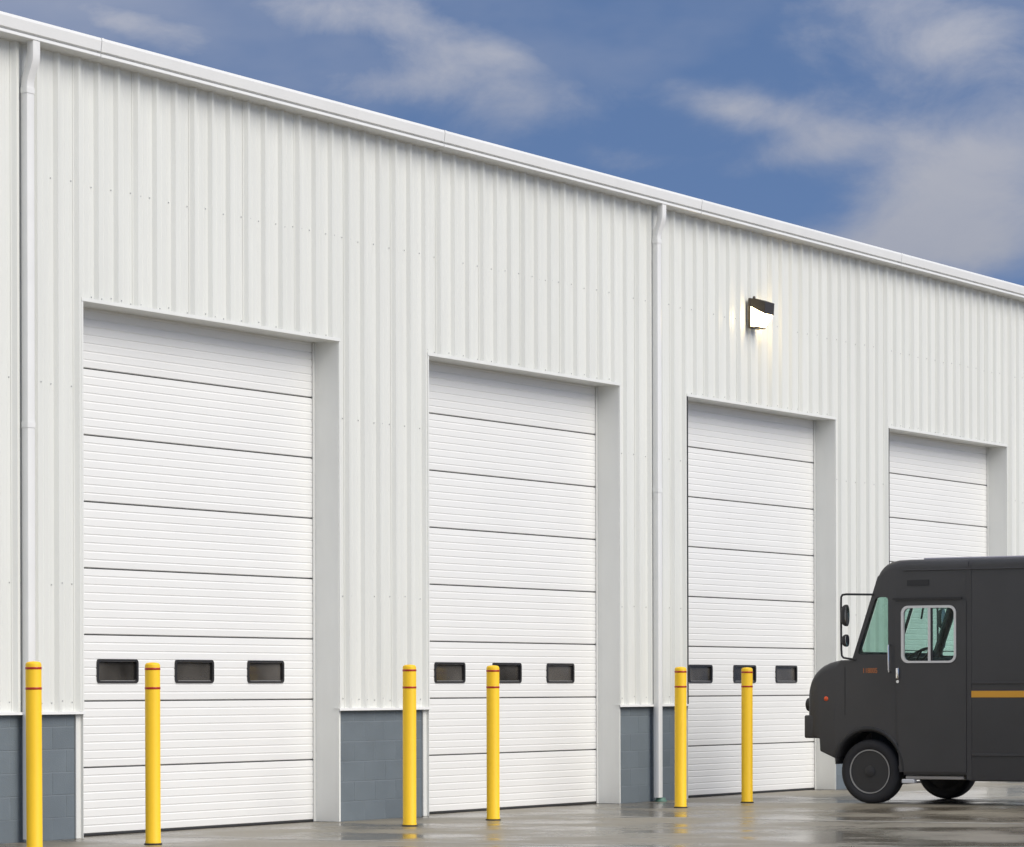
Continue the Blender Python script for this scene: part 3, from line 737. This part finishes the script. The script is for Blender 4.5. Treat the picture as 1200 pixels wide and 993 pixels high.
# bumper, lamps, grille
bm = bmesh.new(); add_box(bm, 0.02, TW - .02, 0.655, 0.838, 0.752, 1.020, 0.02, 3); obj('front_bumper', bm, 'truck_paint', T, None, True)
prism('front_valance', [(0.40, 0.52), (0.43, 0.515), (0.44, 0.555), (0.60, 0.615), (0.645, 0.62), (0.645, 0.76), (0.40, 0.76)], 'x', 0.05, TW - .05, 'truck_dark', T)
for x in (0.20, TW - .20):
    h_ = lathe('headlamp', [(0.080, 0.62), (0.082, 0.852), (0.076, 0.872), (0.055, 0.884), (0.02, 0.890)], 'truck_dark', T, 'y', (x, 0, 1.142), 24)
for i in range(4): box('grille_bar', 0.62, TW - .62, 0.795, 0.815, 1.03 + i * .07, 1.055 + i * .07, 'truck_dark', T, 0.006)
# step under the door, fuel cap cover
box('door_step', 0.03, 0.36, -1.190, -0.46, 0.288, 0.330, 'step_grey', T, 0.008)
box('door_step', TW - .36, TW - .03, -1.190, -0.46, 0.288, 0.330, 'step_grey', T, 0.008)
box('step_lamp', -0.004, 0.09, -0.575, -0.425, 0.243, 0.289, 'white_plastic', T, 0.006)
# chassis
for x in (0.60, TW - .68): box('chassis_rail', x, x + .08, -5.5, 0.62, 0.42, 0.60, 'truck_dark', T)
tube('front_axle', [(0.2, 0, 0.34), (TW - .2, 0, 0.34)], 0.05, 'truck_dark', T)
tube('rear_axle', [(0.2, -3.75, 0.37), (TW - .2, -3.75, 0.37)], 0.06, 'truck_dark', T)
box('engine_sump', 0.75, TW - .75, -0.9, 0.45, 0.26, 0.50, 'truck_dark', T, 0.03)
# wheels
def wheel(x, y, out):
    # out: -1 when the face looks to -x
    R = 0.370; hw = 0.105
    w = bpy.data.objects.new('wheel', None)
    prof = [(0.250, -hw * .82), (0.275, -hw * .98), (0.315, -hw * 1.04), (0.345, -hw * .96), (R - .006, -hw * .80), (R, -hw * .60), (R, hw * .60), (R - .006, hw * .80), (0.345, hw * .96), (0.315, hw * 1.04), (0.275, hw * .98), (0.250, hw * .82)]
    ty = lathe('tyre', prof, 'rubber', None, 'x', (0, 0, 0), 64, True)
    # tread grooves as dark recessed rings
    rim = [(0.252, -0.088), (0.246, -0.094), (0.238, -0.086), (0.228, -0.060), (0.215, -0.045), (0.130, -0.030), (0.120, -0.052), (0.070, -0.056), (0.065, -0.095), (0.045, -0.102), (0.002, -0.103), (0.002, 0.08), (0.252, 0.08)]
    rm = lathe('rim', [(a_, c_) for a_, c_ in rim], 'wheel_paint', None, 'x', (0, 0, 0), 48)
    ed = lathe('rim_edge', [(0.254, -0.0885), (0.255, -0.1000), (0.243, -0.1000), (0.241, -0.0885)], 'wheel_edge', None, 'x', (0, 0, 0), 64, True)
    bm = bmesh.new()
    for i in range(8):
        t_ = 2 * math.pi * i / 8; add_lathe(bm, [(0.012, -0.072), (0.012, -0.050)], 'x', (0, 0.098 * math.cos(t_), 0.098 * math.sin(t_)), 6)
    lg = obj('lug_nuts', bm, 'lug', None)
    bpy.data.objects.remove(w)
    ty.name = 'wheel'; ty.parent = T; ty.location = (x, y, 0.370)
    if out > 0: ty.rotation_euler = (0, 0, math.pi)
    for c_ in (rm, ed, lg): c_.parent = ty
    return ty
wheel(0.135, 0.0, -1); wheel(TW - .135, 0.0, 1)
wheel(0.150, -3.75, -1); wheel(TW - .150, -3.75, 1); wheel(0.40, -3.75, -1); wheel(TW - .40, -3.75, 1)
# cab interior
prism('dashboard', [(0.10, 1.30), (0.10, 1.66), (0.02, 1.70), (-0.14, 1.69), (-0.20, 1.62), (-0.16, 1.30)], 'x', 0.06, TW - .06, 'truck_dark', T)
bm = bmesh.new()
tilt = Matrix.Rotation(math.radians(-38), 3, 'X'); cen = Vector((0.48, -0.36, 1.66))
pts = [cen + tilt @ Vector((0.21 * math.cos(2 * math.pi * i / 32), 0.21 * math.sin(2 * math.pi * i / 32), 0)) for i in range(33)]
add_tube(bm, pts, 0.016, 8)
for a_ in (0, 2.1, 4.2): add_tube(bm, [cen + tilt @ Vector((0.21 * math.cos(a_), 0.21 * math.sin(a_), 0)), cen + tilt @ Vector((0, 0, -0.03))], 0.012, 6)
add_tube(bm, [cen + tilt @ Vector((0, 0, -.02)), cen + tilt @ Vector((0, 0, -.45))], 0.035, 8)
obj('steering_wheel', bm, 'truck_dark', T, None, True)
bm = bmesh.new(); add_box(bm, 0.28, 0.72, -1.20, -0.72, 0.90, 1.04, 0.05, 3); add_box(bm, 0.29, 0.71, -1.24, -1.10, 1.05, 1.62, 0.05, 3)
st = obj('driver_seat', bm, 'seat_cloth', T, None, True)
box('seat_pedestal', 0.38, 0.62, -1.10, -0.82, 0.44, 0.905, 'truck_dark', T)
box('bulkhead', 0.05, TW - .05, -1.262, -1.245, 0.44, 2.70, 'truck_dark', T)
T.location = (11.70, -2.595, 0); T.rotation_euler = (0, 0, math.radians(-2.5))
